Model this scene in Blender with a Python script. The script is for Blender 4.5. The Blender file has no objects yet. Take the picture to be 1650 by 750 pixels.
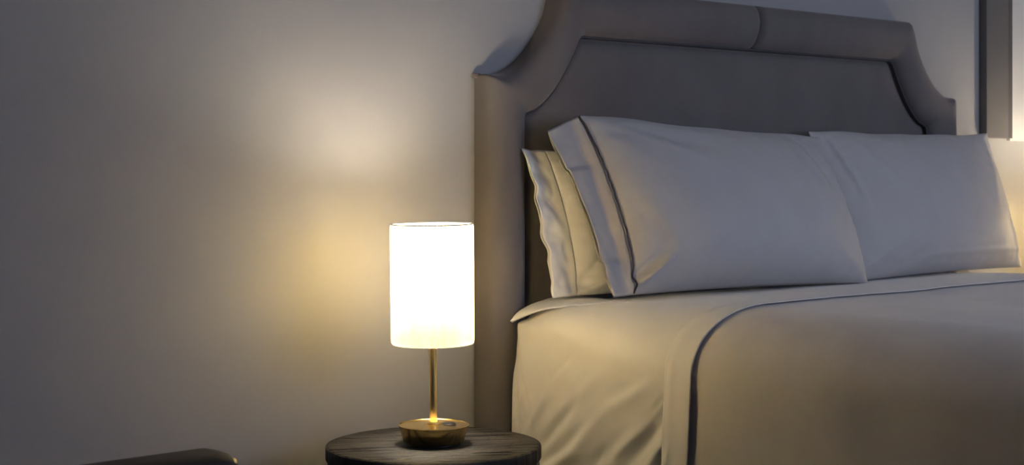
import bpy, bmesh, math, random
from mathutils import Vector, Matrix, noise
random.seed(7)
C = bpy.context.scene.collection
scene = bpy.context.scene
PI = math.pi

# ------------------------------------------------------------------ camera
cam_d = bpy.data.cameras.new('camera')
cam = bpy.data.objects.new('camera', cam_d); C.objects.link(cam)
cam.location = (0, -2.81, 1.03)
cam.rotation_euler = (PI/2, 0, math.radians(-41.5))
cam_d.sensor_width = 36; cam_d.lens = 36*2500/1650
cam_d.shift_y = -(375-268)/1650
cam_d.clip_start = 0.02
cam_d.dof.use_dof = True; cam_d.dof.focus_distance = 3.45; cam_d.dof.aperture_fstop = 7.0
scene.camera = cam

# ------------------------------------------------------------------ world, daylight, exposure
w = bpy.data.worlds.new('dusk'); scene.world = w; w.use_nodes = True
w.node_tree.nodes['Background'].inputs[0].default_value = (0.35, 0.42, 0.62, 1)
w.node_tree.nodes['Background'].inputs[1].default_value = 0.35

def area(name, loc, rot, sx, sy, power, col):
    l = bpy.data.lights.new(name, 'AREA'); l.shape = 'RECTANGLE'; l.size = sx; l.size_y = sy
    l.energy = power; l.color = col
    o = bpy.data.objects.new(name, l); C.objects.link(o)
    o.location = loc; o.rotation_euler = rot
    return o
# dusk daylight entering through the wide window of the wall behind the camera
WIN_P = 50
area('window_daylight', (3.9, -4.55, 1.5), (PI/2, 0, 0), 2.6, 1.7, WIN_P, (0.64, 0.74, 1.0))
BULB = 212.0
scene.view_settings.view_transform = 'Standard'
scene.view_settings.look = 'None'
scene.view_settings.gamma = 1
scene.view_settings.use_curve_mapping = False
scene.view_settings.exposure = 0.0
scene.cycles.use_denoising = True
scene.cycles.max_bounces = 10
scene.cycles.diffuse_bounces = 6
scene.cycles.transmission_bounces = 8
scene.cycles.sample_clamp_indirect = 60
scene.cycles.caustics_reflective = False
scene.cycles.caustics_refractive = False

# ------------------------------------------------------------------ helpers
def tag(o, label=None, cat=None, group=None, kind=None):
    if label: o['label'] = label
    if cat: o['category'] = cat
    if group: o['group'] = group
    if kind: o['kind'] = kind
    return o

def empty(name, loc=(0, 0, 0), rz=0):
    o = bpy.data.objects.new(name, None); C.objects.link(o)
    o.location = loc; o.rotation_euler = (0, 0, rz); o.empty_display_size = .1
    return o

def link_mesh(name, me, mat, parent=None, smooth=True):
    if mat: me.materials.append(mat)
    if smooth:
        for p in me.polygons: p.use_smooth = True
    o = bpy.data.objects.new(name, me); C.objects.link(o)
    if parent: o.parent = parent
    return o

def obj(name, bm, mat, parent=None, smooth=True):
    me = bpy.data.meshes.new(name); bmesh.ops.recalc_face_normals(bm, faces=bm.faces[:]); bm.to_mesh(me); bm.free()
    return link_mesh(name, me, mat, parent, smooth)

def grid_obj(name, P, mat, parent=None, closed_u=False, closed_v=False, cap=False):
    """P[i][j] -> Vector grid mesh"""
    nu, nv = len(P), len(P[0])
    vs = [p for row in P for p in row]
    fs = []
    for i in range(nu if closed_u else nu-1):
        for j in range(nv if closed_v else nv-1):
            a = i*nv+j; b = ((i+1) % nu)*nv+j; c = ((i+1) % nu)*nv+(j+1) % nv; d = i*nv+(j+1) % nv
            fs.append((a, b, c, d))
    if cap:
        if closed_v:
            fs.append(tuple(range(nv))); fs.append(tuple((nu-1)*nv+j for j in range(nv)))
    me = bpy.data.meshes.new(name); me.from_pydata([tuple(v) for v in vs], [], fs)
    bm = bmesh.new(); bm.from_mesh(me)
    bmesh.ops.recalc_face_normals(bm, faces=bm.faces[:]); bm.to_mesh(me); bm.free()
    return link_mesh(name, me, mat, parent)

def box_bm(bm, x0, x1, y0, y1, z0, z1, bev=0.0, seg=2):
    r = bmesh.ops.create_cube(bm, size=1)
    vs = r['verts']
    for v in vs:
        v.co = Vector(((x0+x1)/2+v.co.x*(x1-x0), (y0+y1)/2+v.co.y*(y1-y0), (z0+z1)/2+v.co.z*(z1-z0)))
    if bev > 0:
        es = list({e for v in vs for e in v.link_edges})
        bmesh.ops.bevel(bm, geom=es, offset=bev, segments=seg, affect='EDGES', profile=0.6)

def box(name, x0, x1, y0, y1, z0, z1, mat, parent=None, bev=0.0, seg=2):
    bm = bmesh.new(); box_bm(bm, x0, x1, y0, y1, z0, z1, bev, seg)
    o = obj(name, bm, mat, parent, smooth=bev > 0)
    return o

def lathe(name, prof, mat, parent=None, n=64, cx=0, cy=0, close=True, smooth_angle=40):
    P = [[Vector((cx+r*math.cos(2*PI*j/n), cy+r*math.sin(2*PI*j/n), z)) for j in range(n)] for r, z in prof]
    o = grid_obj(name, P, mat, parent, closed_v=True)
    me = o.data
    bm = bmesh.new(); bm.from_mesh(me)
    bmesh.ops.remove_doubles(bm, verts=bm.verts, dist=1e-6)
    bmesh.ops.recalc_face_normals(bm, faces=bm.faces[:])
    for e in bm.edges:
        if len(e.link_faces) == 2 and e.calc_face_angle(0) > math.radians(smooth_angle): e.smooth = False
    bm.to_mesh(me); bm.free()
    return o

def tube(name, pts, r, mat, parent=None, n=8, closed=False):
    P = []
    m = len(pts)
    up0 = Vector((0.13, 0.2, 0.97))
    for i, p in enumerate(pts):
        p = Vector(p)
        a = Vector(pts[i-1] if (i > 0 or closed) else pts[i]); b = Vector(pts[(i+1) % m] if (i < m-1 or closed) else pts[i])
        t = (b-a).normalized()
        u = t.cross(up0)
        if u.length < 1e-3: u = t.cross(Vector((1, 0, 0)))
        u.normalize(); v = t.cross(u)
        rr = r(i/(m-1)) if callable(r) else r
        P.append([p+(u*math.cos(2*PI*k/n)+v*math.sin(2*PI*k/n))*rr for k in range(n)])
    return grid_obj(name, P, mat, parent, closed_u=closed, closed_v=True, cap=not closed)

def smoothstep(a, b, x):
    t = max(0.0, min(1.0, (x-a)/(b-a))); return t*t*(3-2*t)

def lerp(a, b, t): return a+(b-a)*t

def interp(tab, x):
    if x <= tab[0][0]: return tab[0][1]
    for (x0, y0), (x1, y1) in zip(tab, tab[1:]):
        if x <= x1: return y0+(y1-y0)*(x-x0)/(x1-x0)
    return tab[-1][1]

def fold(p, a, b, wd, amp):
    """ridge (amp>0) or valley along the segment a-b in 2D cloth coordinates"""
    ax, ay = a; bx, by = b
    dx, dy = bx-ax, by-ay; L = math.hypot(dx, dy); ux, uy = dx/L, dy/L
    px, py = p[0]-ax, p[1]-ay
    s = (px*ux+py*uy)/L; d = -px*uy+py*ux
    if s < -0.4 or s > 1.4: return 0.0
    taper = smoothstep(-0.4, 0.25, s)*(1-smoothstep(0.7, 1.4, s))
    return amp*math.exp(-(d/wd)**2)*taper

# ------------------------------------------------------------------ materials
def new_mat(name):
    m = bpy.data.materials.new(name); m.use_nodes = True
    nt = m.node_tree; b = nt.nodes['Principled BSDF']
    return m, nt, b

def noise_node(nt, scale, detail=4, stretch=None, rough=0.5, coord='Object'):
    tc = nt.nodes.new('ShaderNodeTexCoord'); mp = nt.nodes.new('ShaderNodeMapping')
    n = nt.nodes.new('ShaderNodeTexNoise'); n.inputs['Scale'].default_value = scale
    n.inputs['Detail'].default_value = detail; n.inputs['Roughness'].default_value = rough
    if stretch: mp.inputs['Scale'].default_value = stretch
    nt.links.new(tc.outputs[coord], mp.inputs[0]); nt.links.new(mp.outputs[0], n.inputs['Vector'])
    return n, mp

def ramp(nt, src, c0, c1, p0=0.3, p1=0.7):
    r = nt.nodes.new('ShaderNodeValToRGB')
    r.color_ramp.elements[0].position = p0; r.color_ramp.elements[0].color = (*c0, 1)
    r.color_ramp.elements[1].position = p1; r.color_ramp.elements[1].color = (*c1, 1)
    nt.links.new(src, r.inputs[0]); return r

def bump(nt, b, src, strength, dist, prev=None):
    bp = nt.nodes.new('ShaderNodeBump'); bp.inputs['Strength'].default_value = strength
    bp.inputs['Distance'].default_value = dist
    nt.links.new(src, bp.inputs['Height'])
    if prev: nt.links.new(prev.outputs[0], bp.inputs['Normal'])
    nt.links.new(bp.outputs[0], b.inputs['Normal']); return bp

def mat_plain(name, col, rough=0.6, metal=0.0, var=0.04, scale=6, bstr=0.1, bdist=0.001, bscale=180, spec=0.5, stretch=None):
    m, nt, b = new_mat(name)
    n, _ = noise_node(nt, scale, 3, stretch)
    r = ramp(nt, n.outputs[0], tuple(c*(1-var) for c in col), tuple(min(1, c*(1+var)) for c in col))
    nt.links.new(r.outputs[0], b.inputs['Base Color'])
    b.inputs['Roughness'].default_value = rough; b.inputs['Metallic'].default_value = metal
    b.inputs['Specular IOR Level'].default_value = spec
    if bstr:
        n2, _ = noise_node(nt, bscale, 2, stretch)
        bump(nt, b, n2.outputs[0], bstr, bdist)
    return m

def mat_cloth(name, col, sheen=0.15, rough=0.75, wrink=0.25, wscale=5.0, wdist=0.012, weave=0.12, var=0.03):
    m, nt, b = new_mat(name)
    n, _ = noise_node(nt, 9, 3)
    r = ramp(nt, n.outputs[0], tuple(c*(1-var) for c in col), tuple(min(1, c*(1+var)) for c in col))
    nt.links.new(r.outputs[0], b.inputs['Base Color'])
    b.inputs['Roughness'].default_value = rough
    b.inputs['Sheen Weight'].default_value = sheen; b.inputs['Sheen Roughness'].default_value = 0.4
    b.inputs['Specular IOR Level'].default_value = 0.25
    n1, _ = noise_node(nt, wscale, 3, (1.0, 1.0, 1.0), 0.45)
    b1 = bump(nt, b, n1.outputs[0], wrink, wdist)
    n2, _ = noise_node(nt, 420, 2)
    bump(nt, b, n2.outputs[0], weave, 0.0006, b1)
    return m

M = {}
M['wall'] = mat_plain('wall paint', (0.365, 0.355, 0.35), 0.72, var=0.015, scale=1.2, bstr=0.08, bdist=0.001, bscale=260, spec=0.3)
M['wall_other'] = mat_plain('wall paint dim', (0.42, 0.40, 0.38), 0.8, var=0.02, spec=0.2)
M['ceiling'] = mat_plain('ceiling paint', (0.66, 0.65, 0.64), 0.9, var=0.01, spec=0.1)
M['carpet'] = mat_plain('carpet', (0.16, 0.14, 0.12), 0.95, var=0.2, scale=90, bstr=0.6, bdist=0.004, bscale=300, spec=0.1)
M['trim'] = mat_plain('trim paint', (0.5, 0.48, 0.46), 0.5, var=0.01)
M['pillow'] = mat_cloth('grey sateen', (0.52, 0.50, 0.495), 0.25, 0.6, 0.22, 6.0, 0.012)
M['hem'] = mat_cloth('grey sateen hem', (0.46, 0.44, 0.43), 0.2, 0.6, 0.28, 9.0, 0.010)
M['white'] = mat_cloth('white cotton', (0.84, 0.82, 0.79), 0.2, 0.65, 0.3, 8.0, 0.012)
M['sheet'] = mat_cloth('pale sheet', (0.83, 0.80, 0.77), 0.25, 0.6, 0.22, 5.0, 0.015)
M['band'] = mat_cloth('sheet band', (0.82, 0.79, 0.77), 0.25, 0.6, 0.15, 6.0, 0.010)
M['duvet'] = mat_cloth('taupe duvet', (0.69, 0.64, 0.605), 0.3, 0.7, 0.25, 3.0, 0.02, var=0.05)
M['piping_and_gap'] = mat_plain('dark piping', (0.06, 0.055, 0.06), 0.7)  # pillow piping; also the painted-in gap shade of the headboard
M['mattress'] = mat_cloth('mattress ticking', (0.7, 0.68, 0.64))

def mat_velvet():
    m, nt, b = new_mat('taupe velvet')
    n, _ = noise_node(nt, 4.5, 5, (1, 1, 0.6), 0.6)
    r = ramp(nt, n.outputs[0], (0.145, 0.131, 0.127), (0.195, 0.175, 0.169), 0.3, 0.75)
    nt.links.new(r.outputs[0], b.inputs['Base Color'])
    b.inputs['Roughness'].default_value = 0.85
    b.inputs['Sheen Weight'].default_value = 0.45; b.inputs['Sheen Roughness'].default_value = 0.35
    b.inputs['Sheen Tint'].default_value = (0.85, 0.8, 0.8, 1)
    b.inputs['Specular IOR Level'].default_value = 0.15
    n1, _ = noise_node(nt, 7, 3); b1 = bump(nt, b, n1.outputs[0], 0.2, 0.01)
    n2, _ = noise_node(nt, 500, 2); bump(nt, b, n2.outputs[0], 0.2, 0.001, b1)
    return m
M['velvet'] = mat_velvet()

def mat_wood(name, stretch, c0, c1, rough0=0.22, rough1=0.6):
    m, nt, b = new_mat(name)
    n, mp = noise_node(nt, 5, 8, stretch, 0.65)
    r = ramp(nt, n.outputs[0], c0, c1, 0.35, 0.72)
    nt.links.new(r.outputs[0], b.inputs['Base Color'])
    mr = nt.nodes.new('ShaderNodeMapRange'); mr.inputs['To Min'].default_value = rough0; mr.inputs['To Max'].default_value = rough1
    mr.inputs['From Min'].default_value = .38; mr.inputs['From Max'].default_value = .62; nt.links.new(n.outputs[0], mr.inputs['Value']); nt.links.new(mr.outputs[0], b.inputs['Roughness'])
    n2, _ = noise_node(nt, 9, 5, stretch, 0.65)
    bump(nt, b, n2.outputs[0], 0.9, 0.006)
    return m
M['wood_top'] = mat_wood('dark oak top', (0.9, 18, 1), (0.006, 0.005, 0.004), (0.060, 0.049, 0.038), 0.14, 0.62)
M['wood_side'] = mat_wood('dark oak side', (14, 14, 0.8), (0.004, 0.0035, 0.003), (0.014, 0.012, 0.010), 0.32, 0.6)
M['brass'] = mat_plain('brushed brass', (0.90, 0.68, 0.28), 0.31, 1.0, var=0.05, scale=30, bstr=0.03, bdist=0.0006, bscale=160, stretch=(1, 1, 0.05))
M['brass_side'] = mat_plain('brushed brass side', (0.80, 0.60, 0.25), 0.22, 1.0, var=0.06, scale=30, bstr=0.03, bdist=0.0006, bscale=160, stretch=(1, 1, 0.05))
M['black'] = mat_plain('black plastic', (0.02, 0.02, 0.02), 0.35)
M['chrome'] = mat_plain('chrome', (0.8, 0.8, 0.8), 0.15, 1.0)
M['wire'] = mat_plain('shade wire', (0.10, 0.095, 0.09), 0.5, 0.6)
M['leather'] = mat_plain('dark leather', (0.018, 0.012, 0.010), 0.55, var=0.25, scale=20, bstr=0.3, bdist=0.001, bscale=350)
M['frame'] = mat_plain('grey lacquered frame', (0.135, 0.125, 0.12), 0.5, var=0.03)
M['frame2'] = mat_plain('grey lacquered frame edge', (0.10, 0.092, 0.09), 0.5, var=0.03)
M['panel'] = mat_plain('pale panel', (0.62, 0.605, 0.58), 0.45, var=0.01)
M['glass'] = None

def mat_shade():
    m = bpy.data.materials.new('pleated shade fabric'); m.use_nodes = True
    nt = m.node_tree; nt.nodes.clear()
    out = nt.nodes.new('ShaderNodeOutputMaterial')
    d = nt.nodes.new('ShaderNodeBsdfDiffuse'); t = nt.nodes.new('ShaderNodeBsdfTranslucent'); mx = nt.nodes.new('ShaderNodeMixShader')
    n, _ = noise_node(nt, 40, 2, (1, 1, 0.1))
    r = ramp(nt, n.outputs[0], (0.80, 0.70, 0.44), (0.86, 0.77, 0.52))
    r2 = ramp(nt, n.outputs[0], (0.84, 0.80, 0.70), (0.9, 0.86, 0.76))
    nt.links.new(r2.outputs[0], d.inputs[0]); nt.links.new(r.outputs[0], t.inputs[0])
    mx.inputs[0].default_value = 0.42
    tc = nt.nodes.new('ShaderNodeTexCoord'); sp = nt.nodes.new('ShaderNodeSeparateXYZ'); nt.links.new(tc.outputs['Object'], sp.inputs[0])
    def mth(op, a, b_=None):
        q = nt.nodes.new('ShaderNodeMath'); q.operation = op
        for i, v in enumerate((a, b_)):
            if v is None: continue
            if isinstance(v, (int, float)): q.inputs[i].default_value = v
            else: nt.links.new(v, q.inputs[i])
        return q.outputs[0]
    an = mth('ARCTAN2', sp.outputs[1], sp.outputs[0])
    st = mth('MULTIPLY_ADD', mth('COSINE', mth('MULTIPLY', an, 150.0)), 0.36); st.node.inputs[2].default_value = 0.45
    nt.links.new(st, mx.inputs[0])   # pleat folds: doubled cloth passes less light
    nt.links.new(d.outputs[0], mx.inputs[1]); nt.links.new(t.outputs[0], mx.inputs[2]); nt.links.new(mx.outputs[0], out.inputs[0])
    return m
M['shade'] = mat_shade()

def mat_bulb():
    m = bpy.data.materials.new('lit bulb glass'); m.use_nodes = True
    nt = m.node_tree; nt.nodes.clear()
    out = nt.nodes.new('ShaderNodeOutputMaterial'); e = nt.nodes.new('ShaderNodeEmission')
    e.inputs[0].default_value = (1.0, 0.88, 0.71, 1); e.inputs[1].default_value = BULB
    nt.links.new(e.outputs[0], out.inputs[0]); return m
M['bulb'] = mat_bulb()

# ------------------------------------------------------------------ setting
RX0, RX1, RY0, RY1, RZ = -1.6, 6.6, -4.8, 0.0, 2.65
def struct(name, *a, **k):
    o = box(name, *a, **k); tag(o, kind='structure'); return o
struct('floor', RX0-.1, RX1+.1, RY0-.1, RY1+.1, -0.1, 0.0, M['carpet'])
struct('ceiling', RX0-.1, RX1+.1, RY0-.1, RY1+.1, RZ, RZ+.1, M['ceiling'])
struct('wall_back', RX0-.1, RX1+.1, RY1, RY1+.1, 0, RZ, M['wall'])
struct('wall_left', RX0-.1, RX0, RY0, RY1, 0, RZ, M['wall_other'])
struct('wall_right', RX1, RX1+.1, RY0, RY1, 0, RZ, M['wall_other'])
# front wall (behind the camera) with the window opening
WX0, WX1, WZ0, WZ1 = 2.5, 5.3, 0.6, 2.4
bm = bmesh.new()
for a in ((RX0-.1, WX0, 0, RZ), (WX1, RX1+.1, 0, RZ), (WX0, WX1, 0, WZ0), (WX0, WX1, WZ1, RZ)):
    box_bm(bm, a[0], a[1], RY0-.1, RY0, a[2], a[3])
tag(obj('wall_front', bm, M['wall_other'], None, False), kind='structure')
bm = bmesh.new()
for a in ((WX0, WX0+.05, WZ0, WZ1), (WX1-.05, WX1, WZ0, WZ1), (WX0+.05, WX1-.05, WZ0, WZ0+.05), (WX0+.05, WX1-.05, WZ1-.05, WZ1), (3.875, 3.925, WZ0+.05, WZ1-.05)):
    box_bm(bm, a[0], a[1], RY0-.08, RY0-.02, a[2], a[3])
tag(obj('window_1', bm, M['trim'], None, False), kind='structure')
struct('baseboard_back', RX0, RX1, -0.015, 0, 0, 0.10, M['trim'], bev=.003)
struct('baseboard_left', RX0, RX0+.015, RY0, -0.015, 0, 0.10, M['trim'], bev=.003)

# ------------------------------------------------------------------ headboard
HX = 3.348
OUT = [(.982, .12), (.982, .5), (.982, .9), (.982, 1.15), (.982, 1.225), (.980, 1.246), (.960, 1.2465), (.931, 1.249), (.898, 1.260), (.866, 1.278), (.834, 1.304), (.805, 1.336),
       (.780, 1.372), (.762, 1.405), (.752, 1.438), (.742, 1.462), (.732, 1.474), (.700, 1.476), (.5, 1.476), (.3, 1.476), (.1, 1.476), (.012, 1.476), (0, 1.476)]
INN = [(.850, .12), (.850, .5), (.850, .9), (.850, 1.09), (.850, 1.135), (.845, 1.152), (.832, 1.160), (.812, 1.167), (.786, 1.184), (.759, 1.209), (.734, 1.238), (.710, 1.272),
       (.690, 1.304), (.676, 1.330), (.664, 1.345), (.655, 1.351), (.645, 1.353), (.620, 1.353), (.45, 1.353), (.28, 1.353), (.1, 1.353), (.012, 1.353), (0, 1.353)]
PROF = [(0, 0.001), (0, .018), (.008, .034), (.03, .047), (.09, .058), (.22, .067), (.40, .071), (.58, .068), (.75, .059), (.88, .050), (.945, .040), (.985, .028), (1.0, .018), (.992, .006)]
def densify(L, k=3):
    # Catmull-Rom subdivision of the paired contours
    res = []
    n = len(L)
    for i in range(n-1):
        p0 = Vector(L[max(i-1, 0)]); p1 = Vector(L[i]); p2 = Vector(L[i+1]); p3 = Vector(L[min(i+2, n-1)])
        for s in range(k):
            t = s/k
            res.append(.5*((2*p1)+(-p0+p2)*t+(2*p0-5*p1+4*p2-p3)*t*t+(-p0+3*p1-3*p2+p3)*t**3))
    res.append(Vector(L[-1])); return res
hb = tag(empty('headboard', (HX, 0, 0)), 'tall taupe velvet headboard with scooped corners and rolled border against the wall', 'headboard')
O2, I2 = densify(OUT, 4), densify(INN, 4)
for sgn in (-1, 1):
    P = []
    for k, (o, i) in enumerate(zip(O2, I2)):
        x_end = (o.x+i.x)/2
        endf = math.sqrt(max(0.0, 1-(1-min(1, x_end/0.016))**2)) if o.y > 1.4 and x_end < .03 else 1.0
        row = []
        for s, h in PROF:
            q = o.lerp(i, s)
            ripple = 0.0012*noise.noise(Vector((q.x*9+sgn*5, h*30, q.y*9)))
            hh = h*(0.12+0.88*endf)
            qy = q.y
            row.append(Vector((sgn*q.x, -hh-ripple*(h > .03), qy)))
        P.append(row)
    o = grid_obj('border_roll', P, M['velvet'], hb)
# backing board
bm = bmesh.new()
ring = [(-p.x*.985, p.y-(.01 if p.y > 1.2 else 0)) for p in O2]+[(p.x*.985, p.y-(.01 if p.y > 1.2 else 0)) for p in reversed(O2[:-1])]
f0 = [bm.verts.new((x, -0.002, z)) for x, z in ring]; f1 = [bm.verts.new((x, -0.014, z)) for x, z in ring]
bm.faces.new(f0); bm.faces.new(f1)
for i in range(len(ring)):
    j = (i+1) % len(ring); bm.faces.new((f0[i], f0[j], f1[j], f1[i]))
obj('backing', bm, M['velvet'], hb, False)
# padded inner panel: rows across from left contour to right contour
P = []
SEGS = list(zip(I2[:-1], I2[1:]))
zs = [p for p in I2 if p.x > .64]
last = I2[-1]

for p in zs:
    row = []
    for k in range(61):
        u = -1+2*k/60
        u = math.copysign(1-(1-abs(u))**2.2, u)
        x = p.x*u*1.005
        dd = 9.0
        ax_, q_ = abs(x), Vector((abs(x), p.y))
        for a_, b_ in SEGS:
            if min(a_.x, b_.x)-.04 > ax_ or max(a_.x, b_.x)+.04 < ax_ or min(a_.y, b_.y)-.04 > p.y or max(a_.y, b_.y)+.04 < p.y: continue
            ab = b_-a_; t_ = max(0, min(1, (q_-a_).dot(ab)/max(1e-9, ab.length_squared)))
            dd = min(dd, (q_-(a_+ab*t_)).length)
        pad = 0.024*(1-math.exp(-dd/.013))
        row.append(Vector((x, -0.003-pad-0.001*noise.noise(Vector((x*5, p.y*5, 3))), p.y)))
    P.append(row)
grid_obj('padded_panel', P, M['velvet'], hb)
# dark cord paints in the shade of the gap between roll and panel
gap_pts = [(-p.x, -.0265, p.y) for p in I2[:-1]]+[(p.x, -.0265, p.y) for p in reversed(I2[:-1])]
tube('gap_shade_cord', gap_pts, .0042, M['piping_and_gap'], hb, n=6)
# small back corner tufts at the notches
for sgn in (-1, 1):
    box('corner_tuft', *(sorted((sgn*.972, sgn*.990))), -0.014, -0.001, 1.238, 1.250, M['velvet'], hb, bev=.002)
# wall legs of the headboard
for sgn in (-1, 1):
    box('leg', *(sorted((sgn*.80, sgn*.88))), -0.055, -0.004, 0.001, .125, M['wood_side'], hb, bev=.003)

# ------------------------------------------------------------------ bed
BX0, BX1 = 2.42, 4.276           # side planes
YH, YF = -0.085, -2.12
bed = tag(empty('bed', (HX, -1.1, 0)), 'wide double bed with thick mattress under pale sheets and taupe duvet', 'bed')
def bedpart(name, x0, x1, y0, y1, z0, z1, mat, bev):
    return box(name, x0-HX, x1-HX, y0+1.1, y1+1.1, z0, z1, mat, bed, bev=bev, seg=4)
bedpart('bed_base', BX0+.05, BX1-.05, YF+.06, YH-.01, .09, .36, M['velvet'], .01)
bedpart('mattress', BX0+.05, BX1-.05, YF+.05, YH-.02, .362, .625, M['mattress'], .03)
for sx in (BX0+.12, BX1-.2):
    for sy in (YF+.12, YH-.2):
        bedpart('leg', sx, sx+.07, sy, sy+.07, .001, .089, M['wood_side'], .004)

def section(Y):
    """corner ellipse radii and top height of the made bed at distance Y from the wall"""
    t = smoothstep(-0.10, -0.50, Y)
    a = lerp(.14, .235, t); b = lerp(.042, .135, t)
    zt = lerp(.700, .718, smoothstep(-.08, -.45, Y))
    return a, b, zt

FOLDS = [  # (a, b, width, amplitude) in (Y, z) on the left side plane
    ((-.19, .39), (-.285, .487), .016, -.008), ((-.20, .355), (-.30, .425), .018, -.010), ((-.19, .33), (-.30, .385), .014, .006),
    ((-.455, .38), (-.560, .495), .026, -.013), ((-.505, .36), (-.560, .44), .012, .007), ((-.53, .33), (-.567, .425), .010, -.009),
    ((-.39, .49), (-.51, .556), .020, .005), ((-.43, .41), (-.53, .48), .018, .005), ((-.09, .62), (-.150, .45), .008, -.008), ((-.085, .60), (-.108, .42), .007, -.008),
    ((-.11, .58), (-.165, .42), .010, .005), ((-.22, .55), (-.27, .594), .007, -.003), ((-.53, .51), (-.563, .542), .006, -.003),
    ((-.23, .335), (-.36, .452), .022, .007), ((-.30, .33), (-.43, .43), .020, -.006), ((-.34, .33), (-.38, .40), .010, -.004),
    ((-.26, .47), (-.36, .56), .02, .003), ((-.13, .40), (-.20, .50), .014, .004)]
def prof_pt(s, Y, off, side_z, left=True):
    """s in [0,1]: 0 centre of bed, .35 start of corner, .65 end of corner, 1 hem on the side"""
    a, b, zt = section(Y)
    X = BX0 if left else BX1; sg = 1 if left else -1
    if s < .40:
        t = s/.40; x = lerp(HX, X+sg*a, t); nx, nz = 0, 1
        z = zt+0.004*noise.noise(Vector((x*3, Y*3, 1)))+.001*noise.noise(Vector((x*14, Y*14, 4)))
    elif s < .66:
        th = (s-.40)/.26*PI/2; e = 2/2.25
        x = X+sg*a*(1-math.sin(th)**e); z = zt-b+b*math.cos(th)**e
        nx, nz = -sg*math.sin(th), math.cos(th)
    else:
        t = (s-.66)/.34; z = lerp(zt-b, side_z, t); x = X; nx, nz = -sg, 0
        x -= sg*(.012*smoothstep(zt-b, .3, z))
    d = off
    if left and off < .004: d -= .026*math.exp(-((Y+.085)/.075)**2)*math.exp(-((s-.58)/.085)**2)
    if left and s > .60:
        fz = smoothstep(.60, .72, s)
        if off < .005:
            for A, B, wd, am in FOLDS: d += fz*fold((Y, z), A, B, wd*.85, am*1.25)
            d += fz*.0045*noise.noise(Vector((Y*7+z*4, z*3-Y*4, 7)))
        else:
            d += fz*.003*noise.noise(Vector((Y*4, z*1.5, 5)))
    return Vector((x+nx*d, Y, z+nz*d))

def cloth_sheet(name, Y0, Y1, ny, off, side_z, mat, thick, ns=90, edge=None, lift=None):
    P = []
    sl = []
    for k in range(ns+1):
        q = k/ns; sl.append(1-(q*.6/.75 if q < .75 else .6+(q-.75)/.25*.4))
    full = [(s, True) for s in sl]+[(s, False) for s in reversed(sl[:-1])]
    for j in range(ny+1):
        t = j/ny
        row = []
        for s, L in full:
            Y = lerp(Y0, Y1, t)
            if edge: Y += edge(s, L)*(1-t)
            o = off+(lift(t, s, L) if lift else 0)
            row.append(prof_pt(s, Y, o, side_z, L))
        P.append(row)
    o = grid_obj(name, P, mat)
    # make sure normals point outwards
    me = o.data
    c = me.polygons[len(me.polygons)//2]
    if c.normal.z < 0: me.flip_normals()
    sm = o.modifiers.new('thickness', 'SOLIDIFY'); sm.thickness = thick; sm.offset = 1
    return o

sh = cloth_sheet('bed_sheet', YH, -.72, 150, 0.002, .20, M['sheet'], .003, ns=150)
tag(sh, 'pale cotton sheet hanging in soft diagonal folds over the near side of the bed', 'sheet')
# pointed corner of the upper sheet layer sticking out beside the headboard
P = []
tip = Vector((2.405, -.085, .666))
A0 = [tip, Vector((2.44, -.078, .688)), Vector((2.50, -.074, .705)), Vector((2.56, -.073, .7130)), Vector((2.64, -.073, .7120))]
B0 = [tip+Vector((.002, -.004, -.003)), Vector((2.432, -.118, .684)), Vector((2.475, -.165, .7015)), Vector((2.55, -.215, .7085)), Vector((2.66, -.23, .708))]
def crv(L, t):
    n = len(L)-1; i = min(int(t*n), n-1); q = t*n-i
    p0, p1, p2, p3 = L[max(i-1, 0)], L[i], L[i+1], L[min(i+2, n)]
    return .5*((2*p1)+(-p0+p2)*q+(2*p0-5*p1+4*p2-p3)*q*q+(-p0+3*p1-3*p2+p3)*q**3)
for i in range(25):
    t = i/24; row = []
    for j in range(13):
        u = j/12; p = crv(A0, t).lerp(crv(B0, t), u)
        p.z += .004*math.sin(u*PI)*(1-t)+.0015*noise.noise(p*25)
        row.append(p)
    P.append(row)
cf = grid_obj('corner_fold', P, M['sheet'], sh)
if sum(p.normal.z for p in cf.data.polygons) < 0: cf.data.flip_normals()
m_ = cf.modifiers.new('thickness', 'SOLIDIFY'); m_.thickness = .004; m_.offset = -1

bd = cloth_sheet('turned_down_sheet', -.568, -.653, 26, 0.0060, .21, M['band'], .0018, ns=110,
                 edge=lambda s, L: .004*noise.noise(Vector((s*6, 2 if L else 5, 0))),
                 lift=lambda t, s, L: .0072*smoothstep(.0, .36, t)+.0015*math.sin(t*9)*smoothstep(.55, .8, s)+smoothstep(.50, .85, s)*(.009+.004*noise.noise(Vector((s*7, 1, 1))))*smoothstep(.35, 1, t))
tag(bd, 'pale top sheet band turned back along the edge of the taupe duvet', 'sheet')

dv = cloth_sheet('duvet', -.600, YF-.01, 110, 0.0085, .16, M['duvet'], .004, ns=100,
                 edge=lambda s, L: .004*noise.noise(Vector((s*5, 9 if L else 3, 0))))
tag(dv, 'taupe duvet folded smoothly over the foot half of the bed', 'duvet')

# ------------------------------------------------------------------ pillows
def pillow_root(name, loc, lean, yaw, roll, label, group):
    o = empty(name, loc); o.rotation_euler = (lean, roll, yaw)
    return tag(o, label, 'pillow', group)

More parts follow.
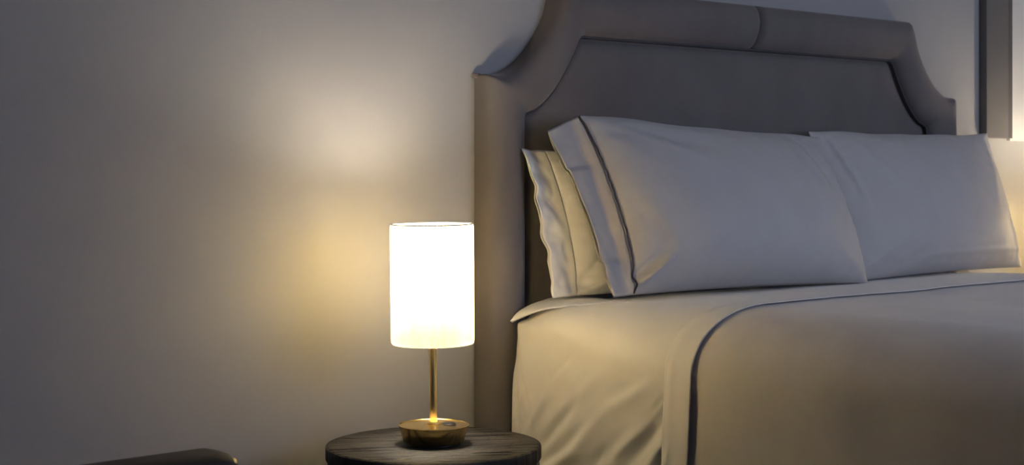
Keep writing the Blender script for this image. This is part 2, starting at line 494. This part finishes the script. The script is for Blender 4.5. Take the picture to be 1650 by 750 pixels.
def build_pillow(root, W, H, T, mat, hem_w=0.0, hem_mat=None, folds=(), right_in=0.0, seed=0, NU=170, NV=104, top_wave=0.006, hem_gap=.014, tilt=0.0, topdrop=0.0, soft=False, back=.5, fr=1.40):
    """local x width, z height from the bottom edge, -y front"""
    def surf(u, v, side):
        au, av = abs(u), abs(v)
        # outline with pulled-in middles
        x = W/2*u*(1-.030*(1-v*v)*au**3)
        z = H/2*v*(1-.030*(1-u*u)*av**3)
        x += tilt*z
        th = ((max(0, 1-au**3.0))**.52 if u < 0 and soft else (max(0, 1-au**2.4))**.65)*(max(0, 1-av**2.4))**.60
        sag = 1-.22*v
        th *= T/2*sag
        front = side < 0
        d = th*(fr if front else back)
        # edge puckers
        e = (au**6)*(1-au**12)+(av**6)*(1-av**12)
        pk = .006*e*noise.noise(Vector((u*9+seed, v*8, side)))
        d += pk
        if front:
            for A, B, wd, am in folds: d += fold((x, z), A, B, wd, am)*min(1, th/(T*.12))
        d += .0035*noise.noise(Vector((x*5+seed, z*5, side*3)))*min(1, th/(T*.2))
        z -= topdrop*(u+1)/2*(v+1)/2
        z += top_wave*noise.noise(Vector((u*2.2+seed, 0, 4)))*max(0, v)
        return Vector((x, side*d, z+H/2))
    P = []
    # wrap: front from v=-1..1 then back v=1..-1
    for i in range(NU+1):
        u = -1+2*i/NU; u = math.sin(u*PI/2)*.45+u*.55
        row = []
        for j in range(NV+1):
            v = -1+2*j/NV; v = math.sin(v*PI/2)*.4+v*.6
            row.append(surf(u, v, -1))
        for j in range(NV-1, 0, -1):
            v = -1+2*j/NV; v = math.sin(v*PI/2)*.4+v*.6
            row.append(surf(u, v, 1))
        P.append(row)
    body = grid_obj('body', P, mat, root, closed_v=True)
    bmx = bmesh.new(); bmx.from_mesh(body.data); bmesh.ops.remove_doubles(bmx, verts=bmx.verts, dist=.0002)
    bmesh.ops.recalc_face_normals(bmx, faces=bmx.faces[:]); bmx.to_mesh(body.data); bmx.free()
    for p in body.data.polygons: p.use_smooth = True
    return body, surf

def build_hem(root, W, H, hem_w, mat, surf, seed=0, gap=.005, us=-.99, flare=.0, wob=.006, droop=.0, steps=()):
    """open sleeve end of the pillowcase: closed loop extruded sideways from the body's left end"""
    NL = 120; P = []
    for k in range(15):
        t = k/14; row = []
        for j in range(NL):
            q = j/NL
            if q < .5: v = -1+4*q; side = -1
            else: v = 1-4*(q-.5); side = 1
            v = max(-.995, min(.995, v))
            p = surf(us, v, side)
            endp = surf(-.999, v, side)
            x = lerp(p.x, endp.x-hem_w, t)
            open_ = gap*(1-abs(v)**3)*(1+.5*noise.noise(Vector((v*2.3+seed, side, 1))))
            y = lerp(p.y, side*open_, smoothstep(0, .35, t))
            y += side*0+wob*noise.noise(Vector((v*3.1+seed, t*1.2, 2)))*smoothstep(0, .5, t)
            y += wob*.25*noise.noise(Vector((v*7+seed, t*3, 8)))*smoothstep(0, .4, t)
            x += .008*noise.noise(Vector((v*2.2+seed, 3, 1)))*t+flare*v*t
            for vs_, am_ in steps: y += am_*smoothstep(vs_-.02, vs_+.02, v)*smoothstep(0, .3, t)
            z = p.z
            z += .004*t*v - droop*t*smoothstep(.2, 1, v)
            row.append(Vector((x, y, z)))
        P.append(row)
    o = grid_obj('open_hem', P, mat, root, closed_v=True)
    s = o.modifiers.new('thickness', 'SOLIDIFY'); s.thickness = .0018; s.offset = 0
    return o

# near grey pillow ------------------------------------------------------------
LEAN = math.radians(-17)
PW, PH, PT = .935, .447, .20
G = 'grey pillows leaning on the headboard'
fl1 = [((-.43, .19), (-.22, .10), .014, .006), ((-.42, .17), (-.15, .13), .018, -.005), ((-.40, .20), (-.1, .175), .016, .005),
       ((-.43, .0), (-.37, -.12), .015, -.004), ((-.44, -.212), (-.365, -.155), .008, .020), ((-.445, -.195), (-.375, -.135), .010, -.014),
       ((-.40, -.02), (-.33, -.14), .02, .004), ((.22, .19), (.26, .06), .014, .006), ((.26, .20), (.31, .05), .014, -.005), ((.33, .19), (.36, .02), .014, .005),
       ((.2, .2), (.2, .1), .010, -.004), ((.43, -.2), (.3, -.16), .02, .004)]
p1 = pillow_root('pillow', (3.070, -.258, .716), LEAN, 0, math.radians(1.2), 'near grey pillow with wide open hem and dark piping, in front of a white pillow', G)
body, sf = build_pillow(p1, PW, PH, PT, M['pillow'], folds=fl1, seed=3, tilt=-.145, topdrop=.024, soft=True, back=.12)
build_hem(p1, PW, PH, .078, M['hem'], sf, seed=11, droop=.042, flare=-.016, steps=((.42, .006), (-.62, .007)), wob=.008)
# dark seam / piping where the hem begins
pts = []
for k in range(90):
    v = -.985+1.97*k/89
    p = sf(-.985, v, -1); q = sf(-.999, v, -1)
    pts.append((p.x-.004+.002*noise.noise(Vector((v*14, 1, 2))), p.y-.0015, p.z))
tube('piping', pts, .0022, M['piping_and_gap'], p1, n=6)

# far grey pillow
fl2 = [((-.42, .20), (-.36, .02), .010, .010), ((-.40, .14), (-.33, -.02), .02, -.006), ((-.35, .2), (-.22, .05), .02, .005),
       ((-.1, -.17), (.42, -.165), .008, .004), ((-.42, -.2), (-.25, -.12), .016, .006), ((-.30, -.20), (-.12, -.15), .013, -.004), ((.42, -.18), (.37, -.08), .012, .006),
       ((.4, .2), (.3, .02), .02, .004)]
p2 = pillow_root('pillow', (4.002, -.192, .707), math.radians(-14), 0, math.radians(-.3), 'far grey pillow half behind the near one, beside the far lamp glow', G)
body, sf2 = build_pillow(p2, .925, .438, .155, M['pillow'], folds=fl2, seed=23, tilt=-.06)

# white pillow behind the near grey pillow
p3 = pillow_root('pillow', (2.992, -.152, .712), math.radians(-9.5), -.05, math.radians(1.0), 'white pillow standing against the headboard behind the near grey pillow', None)
fl3 = [((-.40, .1), (-.35, -.1), .01, -.005), ((-.42, -.18), (-.32, -.14), .01, .008), ((-.42, -.15), (-.33, -.06), .012, -.006)]
body, sf3 = build_pillow(p3, .90, .352, .135, M['white'], folds=fl3, seed=43, tilt=-.16, soft=True, fr=1.1, back=.4)
build_hem(p3, .90, .352, .068, M['white'], sf3, seed=51, gap=.004, wob=.020)

# ------------------------------------------------------------------ nightstand
NX, NY, NZ = 2.026, -.273, .4495
def make_nightstand(loc, label):
    t = tag(empty('nightstand', loc), label, 'nightstand')
    R = .225
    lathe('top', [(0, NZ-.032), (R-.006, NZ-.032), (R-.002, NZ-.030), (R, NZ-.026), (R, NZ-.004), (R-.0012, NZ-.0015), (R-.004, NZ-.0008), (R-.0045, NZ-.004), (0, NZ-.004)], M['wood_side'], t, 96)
    tp = t.children[0]
    # planks of the top surface, grain slightly turned from the wall
    rr = R-.0052; ang = math.radians(-33); n = 7; wd = 2*rr/n
    for k in range(n):
        a = -rr+k*wd+.00045; b = -rr+(k+1)*wd-.00045
        pts = []
        K = 14
        for i in range(K+1):
            yy = lerp(a, b, i/K); pts.append((math.sqrt(max(0, rr*rr-yy*yy)), yy))
        for i in range(K+1):
            yy = lerp(b, a, i/K); pts.append((-math.sqrt(max(0, rr*rr-yy*yy)), yy))
        uniq = []
        for p in pts:
            if not uniq or (Vector(p)-Vector(uniq[-1])).length > 1e-4: uniq.append(p)
        if (Vector(uniq[0])-Vector(uniq[-1])).length < 1e-4: uniq.pop()
        bm = bmesh.new()
        zt = NZ-random.random()*.0005
        f = bm.faces.new([bm.verts.new((x, y, zt)) for x, y in uniq])
        r = bmesh.ops.extrude_face_region(bm, geom=[f])
        for v in [g for g in r['geom'] if isinstance(g, bmesh.types.BMVert)]: v.co.z -= .0035
        pl = obj('plank', bm, M['wood_top'], tp, False)
        pl.rotation_euler = (0, 0, ang)
        bv = pl.modifiers.new('edge', 'BEVEL'); bv.width = .0006; bv.segments = 2; bv.limit_method = 'ANGLE'
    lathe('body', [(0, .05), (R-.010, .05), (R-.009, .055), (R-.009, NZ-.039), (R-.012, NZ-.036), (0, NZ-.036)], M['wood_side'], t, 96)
    # vertical staves around the drum
    ns = 28
    me = None
    for k in range(ns):
        a0 = 2*PI*k/ns
        if me is None:
            bm = bmesh.new(); h = PI/ns*.975
            ring = [(R-.010, -h), (R-.0045, -h), (R-.0035, -h*.8), (R-.003, 0), (R-.0035, h*.8), (R-.0045, h), (R-.010, h)]
            lo = [bm.verts.new((r_*math.cos(q), r_*math.sin(q), .058)) for r_, q in ring]
            hi = [bm.verts.new((r_*math.cos(q), r_*math.sin(q), NZ-.042)) for r_, q in ring]
            m_n = len(ring)
            for i in range(m_n): bm.faces.new((lo[i], lo[(i+1) % m_n], hi[(i+1) % m_n], hi[i]))
            bm.faces.new(lo); bm.faces.new(hi)
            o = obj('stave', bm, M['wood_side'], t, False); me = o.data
        else:
            o = bpy.data.objects.new('stave', me); C.objects.link(o); o.parent = t
        o.rotation_euler = (0, 0, a0)
    lathe('plinth', [(0, .001), (R-.03, .001), (R-.03, .0495), (0, .0495)], M['wood_side'], t, 64)
    return t
ns1 = make_nightstand((NX, NY, 0), 'round dark wood drum nightstand with plank top between wall and bed, carrying the lit lamp')

# ------------------------------------------------------------------ lamp
def make_lamp(loc, label):
    t = tag(empty('table_lamp', loc), label, 'lamp')
    lathe('foot_pad', [(0, .0004), (.056, .0004), (.056, .0045), (0, .0045)], M['black'], t, 64)
    lathe('base', [(0, .0045), (.061, .0045), (.0632, .006), (.0735, .0385), (.0742, .0398), (.0738, .0405), (.0725, .0403), (.0712, .0385), (.0695, .0378), (.045, .0388), (.02, .0405), (0, .041)], M['brass_side'], t, 96)
    lean = math.radians(-.9)
    def upper(o):
        o.location = (0, 0, 0); o.rotation_euler = (0, lean*math.cos(math.radians(41.5)), 0); return o
    upper(lathe('collar', [(0, .040), (.0135, .0405), (.0145, .042), (.0135, .0445), (.010, .0455), (0, .0455)], M['brass'], t, 48))
    upper(lathe('pole', [(0, .045), (.0078, .045), (.0078, .10), (.0074, .14), (.0080, .19), (.0086, .225), (.0086, .232), (.0086, .30), (.004, .302), (0, .302)], M['brass'], t, 40))
    # touch switch
    th = math.radians(-41.5); c = Vector((math.cos(th)*.033+math.sin(th)*.004, math.sin(th)*.033-math.cos(th)*.004*0, 0))
    cx, cy = .0265*math.cos(-.60)+.004, .0265*math.sin(-.60)-.004
    b = lathe('switch', [(0, .038), (.0150, .038), (.0150, .0408), (.0138, .0418), (0, .0420)], M['black'], t, 40, cx, cy)
    lathe('switch_icon', [(0, .0418), (.0042, .0418), (.0042, .0424), (0, .0425)], M['chrome'], b, 24, cx, cy)
    # pleated shade
    Z0, Z1, R = .209, .4585, .0845
    n = 150; P = []
    rows = [(Z0, -.0014), (Z0+.0012, -.0002), (Z0+.004, 0.0006), (Z0+.012, 0.0010)]+[(lerp(Z0+.012, Z1-.006, i/10), .0010) for i in range(1, 10)]+[(Z1-.006, .0010), (Z1-.002, .0004), (Z1, 0)]
    for z, dr in rows:
        row = []
        amp = .0017 if Z0+.003 < z < Z1-.0015 else .0006
        for j in range(n*6):
            a = 2*PI*j/(n*6); ph = (j % 6)/6*2*PI
            r = R+dr+amp*math.cos(ph)
            row.append(Vector((r*math.cos(a), r*math.sin(a), z)))
        P.append(row)
    s = upper(grid_obj('shade', P, M['shade'], t, closed_v=True)); 
    ringp = lambda z, r: [(r*math.cos(2*PI*k/72), r*math.sin(2*PI*k/72), z) for k in range(72)]
    tube('top_ring', ringp(Z1+.0004, R+.0002), .0015, M['wire'], s, n=6, closed=True)
    tube('bottom_ring', ringp(Z0+.002, R-.0025), .0010, M['wire'], s, n=6, closed=True)
    for k in range(3):
        a = 2*PI*k/3+.5
        tube('spoke', [(.0086*math.cos(a), .0086*math.sin(a), .296), (R*.5*math.cos(a), R*.5*math.sin(a), .30), ((R-.002)*math.cos(a), (R-.002)*math.sin(a), .302)], .0012, M['wire'], s, n=6)
    # bulb with socket
    upper(lathe('socket', [(0, .30), (.0105, .30), (.0105, .345), (.0095, .347), (0, .347)], M['black'], t, 32))
    bz = .394; br = .034
    prof = [(0.0, .3475), (.0095, .348), (.012, .356)]+[(br*math.sin(q), bz-br*math.cos(q)) for q in [math.radians(x) for x in range(30, 181, 10)]]
    prof[-1] = (0, bz+br)
    upper(lathe('bulb', prof, M['bulb'], t, 32))
    return t
lp = make_lamp((NX, NY, NZ+.0005), 'lit brass table lamp with white pleated cylinder shade on the round dark nightstand')

def copy_tree(o, parent=None):
    c = o.copy(); C.objects.link(c); c.parent = parent
    for ch in list(o.children): copy_tree(ch, c)
    return c
ns2 = copy_tree(ns1); ns2.location = (4.77, NY, 0); ns2['label'] = 'round dark nightstand on the far side of the bed, outside the frame'
lp2 = copy_tree(lp); lp2.location = (4.77, NY, NZ+.0005); lp2['label'] = 'lit brass lamp on the far nightstand, outside the frame, glowing on the wall'

# ------------------------------------------------------------------ framed panel on the right
pn = tag(empty('wall_panel', (4.54, 0, 1.115)), 'tall pale wall panel in a wide grey frame to the right of the headboard', 'wall panel')
box('stile', 0, .132, -.030, -.001, .008, 1.25, M['frame'], pn, bev=.003)
box('inner_stile', .134, .168, -.024, -.001, .008, 1.25, M['frame2'], pn, bev=.002)
box('panel', .1685, .70, -.014, -.001, 0, 1.25, M['panel'], pn, bev=.0015)
box('stile', .738, .87, -.030, -.001, .008, 1.25, M['frame'], pn, bev=.003)
box('inner_stile', .702, .736, -.024, -.001, .008, 1.25, M['frame2'], pn, bev=.002)

# ------------------------------------------------------------------ low leather chair in the lower left corner
ch = tag(empty('lounge_chair', (1.0, -.9, 0)), 'low dark leather chair with brass studs, cut off by the lower left corner', 'chair')
def cpart(name, x0, x1, y0, y1, z0, z1, mat, bev, seg=5):
    return box(name, x0-1.0, x1-1.0, y0+.9, y1+.9, z0, z1, mat, ch, bev=bev, seg=seg)
CX0, CX1, CY = .68, 1.362, -.50
bk = cpart('backrest', CX0, CX1, CY-.115, CY, .14, .560, M['leather'], .042, 6)
cpart('seat', CX0+.02, CX1-.02, CY-.70, CY-.117, .24, .40, M['leather'], .035)
cpart('seat_frame', CX0+.02, CX1-.02, CY-.70, CY-.117, .14, .238, M['leather'], .01)
for x in (CX0+.05, CX1-.09):
    for y in (CY-.67, CY-.09): cpart('leg', x, x+.035, y, y+.035, .001, .139, M['wood_side'], .003, 2)
# brass studs down the front right edge of the back
for k, p in enumerate([(CX1-.0165, CY-.0985, .5435), (CX1-.0115, CY-.1035, .512), (CX1-.0115, CY-.1035, .482), (CX1-.0115, CY-.1035, .452), (CX1-.0115, CY-.1035, .422)]):
    bm = bmesh.new(); bmesh.ops.create_uvsphere(bm, u_segments=14, v_segments=10, radius=.0065)
    for v in bm.verts: v.co += Vector((p[0]-1.0, p[1]+.9, p[2]))
    s = obj('stud', bm, M['brass'], bk); s['label'] = 'brass upholstery stud'
